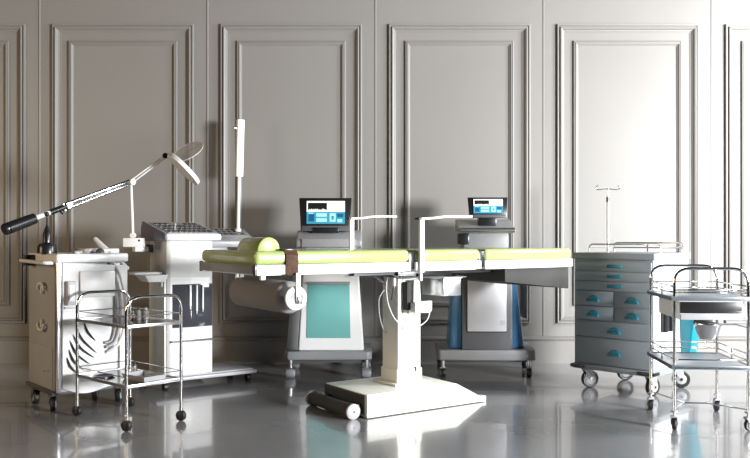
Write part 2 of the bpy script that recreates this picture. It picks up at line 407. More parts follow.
# base
bz = .118
bl = B.lx(366.5, -.20); bm_ = B.lx(456, -.20); br = B.lx(480, -.20)
mb = MB()
n_ = -.205; f_ = .205
prof = [(bl, .012), (br+.02, .012), (br, .030), (bm_, bz), (bl, bz)]
mb.prism(prof, 'y', n_, f_, .004)
mb.prism([(bl-.004, .004), (br+.028, .004), (br+.028, .016), (bl-.004, .016)], 'y', n_-.010, f_+.010, .002)
B.part('base', mb, 'cream')
for y0, y1 in ((n_+.01, n_+.055), (f_-.055, f_-.01)): mb = MB(); mb.box(br+.01, br+.05, y0, y1, 0, .028, .004); B.part('levelling_foot', mb, 'offwhite')
mb = MB(); mb.box(bl-.012, bl+.002, n_+.004, f_-.004, .02, bz-.004, .002); B.part('base_end', mb, 'plate')
rx, rr = bl-.068, .039
mb = MB(); mb.lathe((rx, -.175, rr+.001), (0, 1, 0), [(0, .030), (.002, .030), (.012, rr-.004), (.03, rr-.004), (.38, rr-.004), (.392, rr-.004), (.40, .030)], 28)
rl = B.part('roller', mb, 'plate')
for y in (-.192, .225):
    mb = MB(); mb.lathe((rx, y, rr), (0, 1, 0), [(0, .006), (.0005, rr-.006), (.004, rr), (.015, rr), (.017, rr-.006)], 30)
    mb.cyl((rx, y-.001, rr), (rx, y+.002, rr), .005, mi=1, n=10); B.part('roller_wheel', mb, ['lgrey', 'black'], rl)
for y0, y1 in ((-.17, -.12), (.12, .17)): mb = MB(); mb.box(rx, bl, y0, y1, .03, .07, .004); B.part('roller_bracket', mb, 'black')
# column
cx0, cx1, cy0, cy1 = -.078, .076, -.072, .070
mb = MB(); mb.box(cx0-.035, cx1+.045, cy0-.035, cy1+.035, bz, bz+.012, .003); B.part('column_plate', mb, 'cream')
mb = MB(); mb.box(cx0, cx1, cy0, cy1, bz+.012, .70, .005); mb.box(cx0+.003, cx0+.010, cy0-.003, cy0, bz+.02, .69); mb.box(cx0+.034, cx0+.037, cy0-.002, cy0+.001, .20, .69, mi=1)
col = B.part('column', mb, ['cream', 'dgrey'])
mb = MB(); mb.box(cx0-.006, cx1+.006, cy0-.006, cy1+.006, bz+.012, .20, .004); B.part('lower_sleeve', mb, 'cream', col)
mb = MB(); x_, z_ = B.on_front(415, 369, cy0); mb.box(x_-.004, x_+.004, cy0-.010, cy0, z_-.012, z_+.012); B.part('keyhole', mb, 'black', col)
mb = MB(); mb.box(cx0-.10, cx1+.10, -.22, .22, .70, ZF0, .004); mb.box(cx0-.35, cx1+.55, -.20, -.17, .712, .732); mb.box(cx0-.35, cx1+.55, .17, .20, .712, .732)
B.part('lift_carriage', mb, 'black')
for px0, py0, px1, py1 in ((381, 274, 389, 290), (372, 276, 384, 283), (396, 273, 392, 300)):
    xa, za = B.on_front(px0, py0, -.10); xb, zb_ = B.on_front(px1, py1, -.10); mb = MB(); mb.tube([(xa, -.10, za), (xb, -.10, zb_)], .006, 8); B.part('scissor_link', mb, 'dgrey')
# accessory rail with clamps, box, controller
yr = -.235
def bf(px, py, y=yr): x, z = B.on_front(px, py, y); return (x, y, z)
mb = MB(); mb.tube([bf(393, 278.2), bf(466, 276.5)], .004, 8)
for px in (398, 463): p = bf(px, 277); mb.cyl(p, (p[0], p[1]+.05, p[2]+.012), .005)
rail = B.part('accessory_rail', mb, 'chrome')
for px, py in ((393.5, 282), (420, 277)): mb = MB(); x, y, z = bf(px, py); mb.box(x-.007, x+.007, y-.014, y+.006, z-.020, z+.020, .003); B.part('rail_clamp', mb, 'white', rail)
x0, _, z1 = bf(444, 278); x1, _, z0 = bf(461, 295.5)
mb = MB(); mb.box(x0, x1, yr-.0, yr+.19, z0, z1, .003); mb.box(x0-.004, x1+.004, yr-.006, yr+.194, z1-.004, z1+.002)
B.part('accessory_box', mb, 'steel')
x, y, z = bf(408, 296, -.10)
mb = MB(); mb.box(x-.016, x+.016, -.115, -.072, z-.075, z+.075, .004); B.part('control_box', mb, 'plate', col)
mb = MB(); yk = -.13
x0, _, z1 = bf(413.5, 280, yk); x1, _, z0 = bf(420.5, 306, yk); mb.hexa([(x0, yk, z0), (x1+.006, yk, z0), (x1+.006, yk+.03, z0), (x0, yk+.03, z0)], [(x0+.004, yk, z1), (x1-.004, yk, z1), (x1-.004, yk+.03, z1), (x0+.004, yk+.03, z1)], .004)
x0, _, z1 = bf(413.5, 302, yk-.02); x1, _, z0 = bf(430.5, 312.5, yk-.02); mb.prism([(x0, z1-.004), (x0+.03, z1), (x1, z1+.004), (x1, z0+.012), (x1-.02, z0), (x0, z0+.004)], 'y', yk-.035, yk+.01, .004)
hs = B.part('hand_control', mb, 'white')
mb = MB(); mb.tube(spline([bf(430, 311, -.15), bf(427, 320, -.15), bf(418, 326.5, -.15), bf(406, 327.5, -.15), bf(395, 319, -.14), bf(388, 303, -.13), bf(386.5, 286, -.12), bf(388, 275, -.11)]), .0028, 8)
B.part('cable', mb, 'offwhite', hs)
mb = MB(); mb.tube(spline([bf(384, 290, .0), bf(379, 300, .0), bf(380, 318, .0), bf(384, 330, .02), bf(389, 336, .06)]), .003, 8); B.part('hose', mb, 'lgrey')
for px, py in ((408, 314), (410, 318), (414.5, 314.5), (414, 318)): mb = MB(); x, z = B.on_front(px, py, cy0); mb.cyl((x, cy0-.002, z), (x, cy0+.001, z), .004, n=10); B.part('socket', mb, 'black', col)
# arm rests
def armrest(y, pxp, pxe, ypost0, z0):
    x0 = B.lx(pxp, y); x1 = B.lx(pxe, y); zt = B.zz(217.8, x0, y); ze = B.zz(216.4, x1, y)
    mb = MB(); mb.box(x0-.014, x0+.014, y-.008, y+.008, z0, zt, .003)
    pts = spline([(x0-.012, y, zt-.004), (x0+.06, y, zt), (x0+(x1-x0)*.5, y, (zt+ze)/2+.004), (x1, y, ze)], 6)
    mb2 = MB()
    for a, b in zip(pts[:-1], pts[1:]):
        mb.hexa([(a.x, y-.020, a.z-.006), (b.x, y-.020, b.z-.006), (b.x, y+.020, b.z-.006), (a.x, y+.020, a.z-.006)], [(a.x, y-.020, a.z+.004), (b.x, y-.020, b.z+.004), (b.x, y+.020, b.z+.004), (a.x, y+.020, a.z+.004)])
    o = B.part('arm_rest', mb, 'white')
    mb2.box(x0-.030, x0-.012, y-.021, y+.021, zt-.010, zt+.001, .003); B.part('end_cap', mb2, 'black', o)
armrest(-W2-.010, 421.5, 470, 0, ZF0-.01); armrest(W2+.010, 351.5, 395, 0, ZF0)
# bracket for the paper roll, part of the bed
xr = B.lx(298, -.350); zr_ = B.zz(298.5, xr, -.350)
mb = MB(); mb.box(xr-.009, xr+.013, -.351, -.341, zr_-.01, ZF0+.006, .002); mb.box(xr-.009, xr+.013, .318, .328, zr_-.01, ZF0+.006, .002)
mb.cyl((xr, -.345, zr_), (xr, .322, zr_), .008)
B.part('roll_bracket', mb, 'white')
for px, py in ((241, 277), (262, 277.5)):
    yy = -W2+.05 if px > 250 else W2-.10
    x, z = B.on_front(px, py, yy); mb = MB(); mb.box(x-.010, x+.014, yy-.01, yy+.01, z-.012, ZF0, .003); B.part('frame_foot', mb, 'offwhite')
# paper roll on its bracket
t = Thing('paper_roll', (*B.world(xr, 0)[:2], zr_), 33.5, 'grey paper sheet roll hanging under the head end of the green bed', 'paper roll')
mb = MB(); r0 = .075
mb.lathe((0, -.28, 0), (0, 1, 0), [(0, .020), (0, r0-.02), (.006, r0-.006), (.014, r0), (.535, r0), (.545, r0-.010), (.545, .020), (.0, .020)], 40); t.part('paper', mb, 'roll')
mb = MB(); mb.lathe((0, -.340, 0), (0, 1, 0), [(0, .0095), (.001, .020), (.002, .024), (.006, .026), (.006, .036), (.002, .040), (.002, .048), (.006, .054), (.014, .055), (.018, .052), (.020, .02), (.058, .018), (.058, .0095)], 36); ed_ = t.part('end_disc', mb, 'white')
for ra, rb_ in ((.030, .033), (.044, .046)): mb = MB(); mb.lathe((0, -.3405, 0), (0, 1, 0), [(-.0005, ra), (-.0005, rb_), (.009, rb_), (.009, ra), (-.0005, ra)], 36); t.part('ring', mb, 'lgrey', ed_)
mb = MB(); mb.box(-.004, .004, -.357, -.352, -.024, .008, .001); mb.box(-.004, .018, -.357, -.352, -.024, -.016, .001); t.part('latch', mb, 'black')
# bolster
xc = B.lx(269, -.26)
t = Thing('bolster_pillow', (*B.world(xc, 0)[:2], ZT-.002), 33.5, 'half-round lime green bolster pillow lying on the head end of the bed', 'pillow')
rb = .056
sec = [(rb*math.cos(R(a)), .064*math.sin(R(a))) for a in range(0, 181, 12)]
mb = MB(); mb.prism(sec, 'y', -.26, -.03, .004); t.part('cover', mb, 'green')
# strap around the head end
xs0 = B.lx(285.5, -W2); xs1 = B.lx(298, -W2)
t = Thing('restraint_strap', (*B.world((xs0+xs1)/2, 0)[:2], ZT), 33.5, 'brown woven strap across the bed beside the green bolster', 'strap')
hw = (xs1-xs0)/2
mb = MB(); mb.box(-hw, hw, -W2-.006, -W2-.001, ZF0-ZT-.006, -.018, .002)
for yy, sg in ((-W2-.006, 1),): 
    mb.hexa([(-hw, yy, -.020), (hw, yy, -.020), (hw, yy+.006, -.020), (-hw, yy+.006, -.020)], [(-hw, yy+.020, .003), (hw, yy+.020, .003), (hw, yy+.026, .001), (-hw, yy+.026, .001)])
t.part('woven_band', mb, 'strap', label='brown woven side band')
mb = MB(); mb.box(-hw*.9, hw*.9, -W2+.014, W2-.004, .001, .009, .001); mb.box(-hw*.9, hw*.9, W2-.004, W2+.004, -.09, .004, .001)
t.part('shaded_top_band', mb, 'black', label='strap over the cushion, coloured black for its unlit top')  # same brown strap, its unlit top painted black as shade

# ================================================================== white treatment machine, far left
O = (-1.632, 4.11)
T = Thing('treatment_machine', O, 41, 'white wheeled treatment machine with black curved strokes on its front, far left', 'machine')
FW = T.lx(127, 0); SD = min(.52, T.ly(29, 0)); ZM = .822; zb0 = .105
def sdp(px, py): y, z = T.on_side(px, py, 0); return y, z
mb = MB(); mb.box(.012, FW-.03, .012, SD, .10, ZM-.02, .012); mb.box(-.004, .014, .03, SD-.01, .10, ZM-.03, .004, mi=1)
body = T.part('body', mb, ['offwhite', 'lgrey'])
mb = MB(); mb.box(-.006, .022, -.006, .022, .10, ZM-.03, .006, seg=3); T.part('corner_post', mb, 'steel')
# front shell: bulged, scalloped bottom edge
n = 22; vs = []; x0, x1 = .024, FW
for j in range(13):
    v = j/12
    for i in range(n+1):
        u = i/n; x = x0+(x1-x0)*u
        zbot = .125-.030*math.sin(PI*u)-.012*math.sin(2*PI*u); ztop = ZM-.060+.008*math.cos(PI*u)
        z = zbot+(ztop-zbot)*v; y = -.004-.030*math.sin(PI*min(1, u*.95+.05))*(.6+.4*v)
        vs.append((x, y, z))
m1 = len(vs); back = [(x, .016, z) for x, y, z in vs]
fs = [[j*(n+1)+i, j*(n+1)+i+1, (j+1)*(n+1)+i+1, (j+1)*(n+1)+i] for j in range(12) for i in range(n)]
rim = []
for i in range(n): rim += [[i, m1+i, m1+i+1, i+1], [12*(n+1)+i, 12*(n+1)+i+1, m1+12*(n+1)+i+1, m1+12*(n+1)+i]]
for j in range(12): rim += [[j*(n+1), (j+1)*(n+1), m1+(j+1)*(n+1), m1+j*(n+1)], [j*(n+1)+n, m1+j*(n+1)+n, m1+(j+1)*(n+1)+n, (j+1)*(n+1)+n]]
mb = MB(); mb.add(vs+back, fs+[[m1+q for q in f[::-1]] for f in fs]+rim, 0, True)
shell = T.part('front_shell', mb, 'white')
def yf(x): u = (x-x0)/(x1-x0); return -.004-.030*math.sin(PI*min(1, u*.95+.05))*.85
def fp(px, py, d=0.0):
    x = T.lx(px, -.02); y = yf(x)-d; x = T.lx(px, y); return Vector((x, y, T.zz(py, x, y)))
for (a, b, c_) in (((76, 327), (83, 340), (97, 353)), ((73, 334), (81, 348), (95, 358)), ((70, 340), (77, 354), (90, 364)), ((69, 349), (74, 361), (84, 370)), ((67, 357), (71, 367), (80, 375)), ((84, 322), (88, 332), (96, 341))):
    mb = MB(); pts = spline([fp(*a, .006), fp(*b, .006), fp(*c_, .006)], 8); k2 = len(pts)
    for i, (p, q) in enumerate(zip(pts[:-1], pts[1:])):
        r0 = .0005+.0052*math.sin(PI*i/(k2-1)); r1 = .0005+.0052*math.sin(PI*(i+1)/(k2-1))
        mb.cyl(p, q, r0, r1, 8, cap=False)
    T.part('curved_stroke', mb, 'black', shell)
# recessed clear panel and its holder
pA = fp(79, 271); pB = fp(114, 296)
mb = MB(); mb.box(pA.x, pB.x, yf((pA.x+pB.x)/2)-.010, yf((pA.x+pB.x)/2)+.004, pB.z, pA.z, .006); T.part('display_panel', mb, 'offwhite', shell)
pA = fp(65.5, 281); pB = fp(75, 305)
mb = MB(); mb.box(pA.x, pB.x, pA.y-.03, pA.y+.01, pB.z, pA.z, .005); mb.box(pA.x+.008, pB.x-.008, pA.y-.034, pA.y-.028, pB.z+.02, pA.z-.02, .002, mi=1); T.part('probe_holder', mb, ['lgrey', 'white'])
pA = fp(64, 308); mb = MB(); mb.box(pA.x, pA.x+.15, pA.y-.012, pA.y+.006, pA.z-.006, pA.z+.006, .003); T.part('ledge', mb, 'lgrey', shell)
# top deck
mb = MB(); mb.prism([(x, y) for x, y in ((-.008, -.012), (FW*.35, -.03), (FW*.7, -.035), (FW+.004, -.012), (FW+.004, SD), (-.008, SD))], 'z', ZM-.050, ZM-.004, .010, seg=3)
deck = T.part('top_deck', mb, 'white')
mb = MB(); mb.prism(rrect(FW*.70, .14, .20, .20, .04), 'z', ZM-.006, ZM+.022, .008); T.part('raised_console', mb, 'offwhite', deck)
x, z = T.on_front(77, 262, .03); mb = MB(); mb.box(x-.02, x+.022, .01, .06, ZM-.02, ZM+.012, .004); T.part('connector_block', mb, 'grey', deck)
x, z = T.on_front(100.5, 262, -.005); mb = MB(); mb.lathe((x, .0, ZM-.03), (0, 0, 1), [(0, .022), (.02, .024), (.04, .022), (.052, .012), (.055, .001)]); T.part('knob', mb, 'dgrey', deck)
# handpiece
mb = MB(); a = T.local(*D(94, 238.5, 4.38)); b = T.local(*D(111, 254.5, 4.34)); ub = (b-a).normalized()
mb.lathe(a, ub, [(0, .004), (.003, .012), (.01, .015), ((b-a).length-.01, .017), ((b-a).length, .012)], 16); T.part('handpiece', mb, 'offwhite')
mb = MB(); a = T.local(*D(112, 255, 4.34)); b2 = T.local(*D(127, 268, 4.38)); mb.tube(spline([a, a*.5+b2*.5+Vector((0, 0, .006)), b2]), .014, 12, r1=.009); mb.ball(b2, .012); T.part('hose_bracket', mb, 'white')
# hoses on the right front
for k2, off in enumerate((0, 5, 9.5)):
    pts = [D(104-off*.3, 256+off*.6, 4.30), D(113-off*.7, 263+off*.6, 4.30), D(121-off, 278+off*.4, 4.285), D(125-off, 300, 4.28), D(124.5-off, 325, 4.28), D(119-off*.8, 343-off*.3, 4.265), D(108-off*.4, 352-off, 4.24)]
    mb = MB(); mb.tube(spline([T.local(*p) for p in pts], 8), .0085, 10); T.part('hose', mb, ['offwhite', 'lgrey', 'grey'][k2])
# side: towel bar, hooks, small black holder
ya, za = T.on_side(31, 266, -.05)
mb = MB(); mb.tube(arcpts([(.0, .03, ZM-.052), (-.055, .03, ZM-.050), (-.055, SD-.02, ZM-.045), (0, SD-.02, ZM-.045)], .03), .010, 12); T.part('side_handle', mb, 'offwhite')
y, z = T.on_side(33, 260, -.006); mb = MB(); mb.box(-.052, -.009, y-.045, y+.03, z-.03, z+.03, .005); T.part('cable_box', mb, 'black')
for py, sg in ((288, 1), (325, -1)):
    y, z = T.on_side(42.5, py, -.012); pts = []
    for i in range(13):
        a = R(-10+200*i/12); pts.append((-.022, y+.045*math.cos(a), z+sg*.026*math.sin(a)))
    mb = MB(); mb.tube([(-.002, pts[0][1], pts[0][2])]+pts+[(-.002, pts[-1][1], pts[-1][2])], .008, 10); mb.box(-.022, -.002, y-.012, y+.012, z-.03 if sg > 0 else z-.012, z+.012 if sg > 0 else z+.03, .004)
    T.part('cable_hook', mb, 'offwhite')
y, z = T.on_side(42, 345, -.005); mb = MB(); mb.box(-.008, .0, .05, SD-.03, .11, z, .003); T.part('lower_hatch', mb, 'lgrey')
for px in (45, 48.5): mb = MB(); y, z2 = T.on_side(px, 371, -.006); mb.cyl((-.010, y, z2), (-.004, y, z2), .004, n=10); T.part('screw', mb, 'black')
mb = MB(); mb.box(-.02, FW-.03, .02, SD, .085, .108, .005); T.part('chassis', mb, 'dgrey')
for x, y, an in ((-.005, .05, 1.2), (-.01, SD-.15, 1.5), (FW-.03, .05, 1.0), (FW-.10, .20, 1.1)): caster(T, x, y, .041, .026, .095, 'dgrey', 'rubber', 'lgrey', an, .02)
MZ = T.o

# magnifying lamp standing on that machine
Ys = 4.26
base = D(47, 252, Ys); base.z = ZM-.004
T = Thing('magnifying_lamp', (base.x, base.y, base.z), 0, 'long-armed magnifying lamp with black counterweight and black cone base, at left', 'lamp')
def L(px, py, Y): return T.local(*D(px, py, Y))
mb = MB(); zb = 0
mb.lathe((0, 0, 0), (0, 0, 1), [(0, .050), (.035, .050), (.050, .042), (.058, .022), (.105, .021), (.115, .016), (.150, .006)], 28); T.part('base', mb, 'black')
piv = L(46.5, 214, Ys)
mb = MB(); mb.tube([(0, 0, .14), (0, 0, piv.z)], .004, 8); mb.ball((0, 0, piv.z), .012); T.part('stem', mb, 'black')
e = L(131, 182, 4.70); ax = (e-piv).normalized()
cw = L(3.5, 230, 4.09); axc = (piv-cw).normalized()
c2 = cw+axc*.0
lenc = .175
mb = MB(); mb.lathe(cw, axc, [(0, .001), (0, .026), (.006, .030), (.02, .031), (.022, .027), (.026, .027), (.028, .031), (lenc*.75, .030), (lenc, .028), (lenc+.006, .016)], 28, 0)
T.part('counterweight', mb, 'black')
full = e-cw; Lf = full.length; ad = full.normalized(); up = Vector((0, 0, 1)); sd = ad.cross(up).normalized(); un = sd.cross(ad)
mb = MB(); mb.cyl(cw+ad*(lenc), cw+ad*(Lf*.50), .013); T.part('boom_sleeve', mb, 'offwhite')
mb = MB()
for o1 in (un*.013, un*-.012): mb.cyl(cw+ad*(Lf*.46)+o1, e-ad*.01+o1*.7, .0095)
mb.cyl(cw+ad*(Lf*.44)-un*.02, cw+ad*(Lf*.44)+un*.02, .010); T.part('boom', mb, 'boomsteel')
mb = MB(); mb.cyl(cw+ad*(Lf*.40), cw+ad*(Lf*.42)-un*.03, .008); mb.cyl(cw+ad*(Lf*.33), cw+ad*(Lf*.455), .016); T.part('clamp_lever', mb, 'black')
mb = MB(); mb.cyl(e-sd*.022, e+sd*.022, .019); mb.cyl(e-sd*.026, e-sd*.022, .010, mi=1); el = T.part('elbow', mb, ['white', 'black'])
bx = L(133, 243, 4.74)
mb = MB(); mb.cyl(e-Vector((0, 0, .01)), bx+Vector((0, 0, .02)), .0085); mb.cyl(bx+Vector((0, -.012, .045)), bx+Vector((0, .012, .045)), .016); T.part('support_rod', mb, 'offwhite')
mb = MB(); mb.box(bx.x-.048, bx.x+.062, bx.y-.04, bx.y+.04, bx.z-.024, bx.z+.030, .005); mb.cyl((bx.x+.048, bx.y-.042, bx.z+.015), (bx.x+.048, bx.y-.03, bx.z+.015), .006, mi=1); T.part('control_box', mb, ['white', 'black'])
j = L(166, 156, 4.74)
u1 = (j-e).normalized(); s1 = u1.cross(Vector((0, 1, 0))).normalized()
mb = MB(); mb.cyl(e+s1*.008, j+s1*.006, .0048); mb.cyl(e-s1*.008, j-s1*.006, .0048); T.part('upper_arm', mb, 'offwhite')
mb = MB(); mb.cyl(j-Vector((0, .018, 0)), j+Vector((0, .018, 0)), .017); hd0 = L(171, 158, 4.72); mb.cyl(j, hd0, .010); T.part('head_joint', mb, 'chrome')
h0 = L(170, 157, 4.72); h1 = L(197.5, 181, 4.66); hc = (h0+h1)/2; d1 = (h1-h0).normalized()
nrm = (Vector((.62, -.18, .76))); nrm = (nrm-d1*nrm.dot(d1)).normalized(); s2 = nrm.cross(d1)
# tilt so that the underside shows a little to the camera
nrm = (nrm*math.cos(R(24))+s2*math.sin(R(24))*(1 if s2.y > 0 else -1)).normalized(); hr = (h1-h0).length/2+.004
mb = MB(); mb.lathe(hc-nrm*.014, nrm, [(0, hr*.62), (0, hr*.92), (.004, hr), (.022, hr), (.028, hr*.95), (.030, hr*.62), (.0, hr*.62)], 40)
mb.cyl(h0-d1*.01, h0+d1*.03, .013); hd = T.part('lamp_head', mb, 'offwhite')
mb = MB(); mb.lathe(hc-nrm*.004, nrm, [(0, .001), (-.004, hr*.3), (.0, hr*.62), (.008, hr*.62), (.012, hr*.3), (.014, .001)], 30); T.part('lens', mb, 'lens', hd)
l0 = L(173, 159, 4.72); l1 = L(203, 144, 4.74); lc = (l0+l1)/2; dl = (l1-l0).normalized(); nl = Vector((-.35, -.62, .70)); nl = (nl-dl*nl.dot(dl)).normalized()
lr = (l1-l0).length/2
mb = MB(); n = 36; s3 = nl.cross(dl)
ring = [(lc+dl*(lr*math.cos(2*PI*i/n))+s3*(lr*.9*math.sin(2*PI*i/n))) for i in range(n)]
mb.add([p+nl*.003 for p in ring]+[p-nl*.003 for p in ring], [list(range(n)), list(range(n, 2*n))[::-1]]+[[i, n+i, n+(i+1) % n, (i+1) % n] for i in range(n)], 0, False)
T.part('lens_cover', mb, 'lens')

# ================================================================== column machine with tilted key panel
T = Thing('column_machine', (-1.225, 4.70), 36, 'tall white column machine with a tilted dark key panel and a smoked front window', 'machine')
zp = .075
wB = T.lx(253, 0)+.0
mb = MB(); mb.box(-.07, wB+.02, -.02, .33, zp-.022, zp, .006); mb.box(-.05, wB+.0, .0, .31, zp, zp+.008, .003); T.part('base_plate', mb, 'lgrey')
for x, y in ((.0, .02), (wB-.02, .03), (-.04, .29), (wB-.02, .29)): 
    mb = MB(); mb.cyl((x, y, .045), (x, y, .055), .012); f = T.part('caster', mb, 'dgrey'); wb = MB(); wb.lathe((x-.016, y, .0235), (1, 0, 0), [(0, .012), (.002, .022), (.006, .0235), (.026, .0235), (.030, .022), (.032, .012)], 22); T.part('wheel', wb, 'rubber', f)
cw0 = .012; cw1 = T.lx(213, .02); cd = .29
sec = [(cw0, .03), (cw0+.02, .018), ((cw0+cw1)/2, .008), (cw1-.02, .018), (cw1, .03), (cw1, cd), (cw0, cd)]
zz = lambda py: T.zz(py, (cw0+cw1)/2, .015)
mb = MB(); mb.prism(sec, 'z', zp, zz(331), .004); mb.prism(sec, 'z', zz(330), zz(278), .003); mb.prism(sec, 'z', zz(277), zz(240), .004)
mb.prism([(x*1.0, y+.002) for x, y in sec], 'z', zp+.01, zz(242), 0)
body = T.part('body', mb, 'offwhite')
mb = MB(); mb.box(cw0-.012, cw0+.0, .035, cd-.004, zp+.0, zz(275), .003); T.part('side_panel', mb, 'cream', body)
xw0, xw1 = cw0+.030, cw1-.008
mb = MB(); mb.prism([(xw0, .026), (xw0, .016), ((cw0+cw1)/2, .004), (xw1, .014), (xw1, .026)], 'z', zz(327), zz(284), .001); wn = T.part('window_panel', mb, 'smoke', body)
for px, pyb, r_ in ((190.5, 306, .007), (197, 311, .006), (203, 309, .006)):
    x = T.lx(px, .0); mb = MB(); mb.cyl((x, .002, zz(285)), (x, .002, zz(pyb)), r_, n=12); mb.cyl((x, .002, zz(pyb)), (x, .002, zz(pyb+3)), r_*.5, n=10); T.part('probe', mb, 'white', wn)
mb = MB(); mb.box(cw0+.02, cw1-.004, .003, .02, zz(341.5), zz(339.5), 0); T.part('drawer_gap', mb, 'black', body)
# head with the key panel
hx0 = -.012; hx1 = T.lx(221, -.03); ya, yb = -.035, .335
zf0, zf1 = T.zz(240.5, 0, ya), T.zz(234, 0, ya); zbk = 1.0
poly = [(ya+.005, zf0), (ya-.006, (zf0+zf1)/2), (ya+.004, zf1), (yb, zbk), (yb+.02, zbk-.03), (yb+.02, zf0)]
mb = MB(); mb.prism(poly, 'x', hx0, hx1, .006, seg=3); head = T.part('control_head', mb, 'offwhite')
mb = MB(); mb.prism([(ya-.002, zf0-.002), (ya-.008, (zf0+zf1)/2), (ya+.0, zf1+.004), (yb, zbk+.004), (yb+.022, zbk-.03), (yb+.022, zf0-.002)], 'x', hx0-.014, hx0-.001, .004); T.part('side_cheek', mb, 'purple', head)
# sloping key panel
sl = Vector((0, yb-.02-(ya+.03), (zbk-zf1)*(yb-.02-(ya+.03))/(yb-ya-.004))); o0 = Vector((0, ya+.025, zf1+(zbk-zf1)*(.021)/(yb-ya-.004)))
nn = Vector((0, -sl.z, sl.y)).normalized()
def sp(x, t, h=0.0): return Vector((x, 0, 0))+o0+sl*t+nn*h
def slab(mb, x0, x1, t0, t1, h0, h1, mi=0): mb.hexa([sp(x0, t0, h0), sp(x1, t0, h0), sp(x1, t1, h0), sp(x0, t1, h0)], [sp(x0, t0, h1), sp(x1, t0, h1), sp(x1, t1, h1), sp(x0, t1, h1)], 0, mi)
mb = MB(); slab(mb, hx0+.018, hx1-.018, .0, .98, -.002, .004); T.part('key_panel', mb, 'grey', head)
mb = MB(); nx = 9
for r_ in range(4):
    for q in range(nx):
        if (r_ == 3 and q in (3, 4, 5)): continue
        xx = hx0+.028+(hx1-hx0-.056)*(q+.5)/nx
        slab(mb, xx-.009, xx+.009, .06+.23*r_, .06+.23*r_+.15, .004, .007, 0)
T.part('key', mb, ['black', 'lgrey'], head)
x = T.lx(179, .02); mb = MB(); p = sp(x, .3, .004); mb.cyl(p, p+nn*.03, .004, n=10); mb.ball(p+nn*.032, .007); T.part('joystick', mb, 'lgrey', head)
# side arm for the lamp box and the side tray
y_, z_ = T.on_side(150, 249, -.0)
mb = MB(); mb.box(-.105, -.02, y_-.035, y_+.02, z_-.016, z_+.016, .005); mb.box(-.03, .02, y_-.02, y_+.02, z_-.02, z_+.028, .004, mi=1); T.part('side_arm', mb, ['white', 'dgrey'])
y2, z2 = T.on_side(148, 276, 0)
mb = MB(); mb.hexa([(-.10, .02, z2-.024), (.0, .02, z2-.024), (.0, .15, z2-.024), (-.10, .15, z2-.024)], [(-.13, .0, z2+.018), (.01, .0, z2+.018), (.01, .17, z2+.018), (-.13, .17, z2+.018)], .004)
mb.box(-.17, .0, .06, .17, z2+.018, z2+.034, .006); mb.box(-.012, .012, .05, .10, z2-.055, z2-.02, .003); T.part('side_tray', mb, 'offwhite')

# ================================================================== small console behind it with a lamp wand
T = Thing('small_console', (-1.10, 5.28), 28, 'small grey console with sloping keys and an upright white lamp wand, behind the column machine', 'machine')
ya, yb = 0, .24; hx1 = T.lx(257, 0); hx0 = T.lx(196, 0)
zf0 = T.zz(247, hx1, 0); zf1 = T.zz(241, hx1, 0); zbk = zf1+.085
mb = MB(); mb.prism([(ya, zf0), (ya-.004, zf1), (yb*.3, zf1+.03), (yb, zbk), (yb+.02, zbk-.02), (yb+.02, zf0)], 'x', hx0, hx1-.01, .006); hd = T.part('console_head', mb, 'lgrey')
mb = MB(); sl = Vector((0, yb*.62, (zbk-zf1-.03)*.88)); o0 = Vector((0, yb*.34, zf1+.033)); nn = Vector((0, -sl.z, sl.y)).normalized()
slab(mb, hx0+.02, hx1-.04, 0, 1, .001, .005); kp = T.part('key_panel', mb, 'grey', hd)
mb = MB()
for r_ in range(3):
    for q in range(9):
        xx = hx0+.05+(hx1-hx0-.12)*q/8; slab(mb, xx-.010, xx+.010, .1+.3*r_, .28+.3*r_, .005, .008)
T.part('key', mb, 'black', kp)
bx0 = T.lx(176, .05); bx1 = T.lx(203, .05)
mb = MB(); mb.box(bx0, bx1, .03, .20, .06, zf0+.004, .01); mb.box(bx0, T.lx(226, .05), .02, .20, zf0-.03, zf0+.002, .004); T.part('pedestal', mb, 'lgrey')
mb = MB(); mb.box(bx0-.04, bx1-.005, .01, .25, .045, .07, .006); T.part('base_plate', mb, 'grey')
for x in (bx0-.01, bx1-.035):
    for y in (.03, .22): caster(T, x, y, .019, .016, .047, 'dgrey', 'rubber', 'grey', .6, .008)
wt = T.local(*D(238, 228, 5.55)); wm = T.local(*D(239, 177, 5.55)); we = T.local(*D(240.4, 119.5, 5.55)); wt.z = zbk-.02
mb = MB(); mb.cyl(wt, wm, .012, n=14); mb.cyl(wt, wt+Vector((0, 0, .02)), .022); T.part('wand_pole', mb, 'offwhite')
d = (we-wm); mb = MB(); s_ = Vector((.026, 0, 0)); t_ = Vector((0, .02, 0))
mb.hexa([wm-s_-t_, wm+s_-t_, wm+s_+t_, wm-s_+t_], [we-s_-t_, we+s_-t_, we+s_+t_, we-s_+t_], .008, seg=3); T.part('lamp_wand', mb, 'cream')
kp_ = T.local(*D(234.5, 128, 5.53)); mb = MB(); mb.cyl(kp_, kp_+Vector((.02, 0, 0)), .010, n=14); T.part('wand_knob', mb, 'steel')

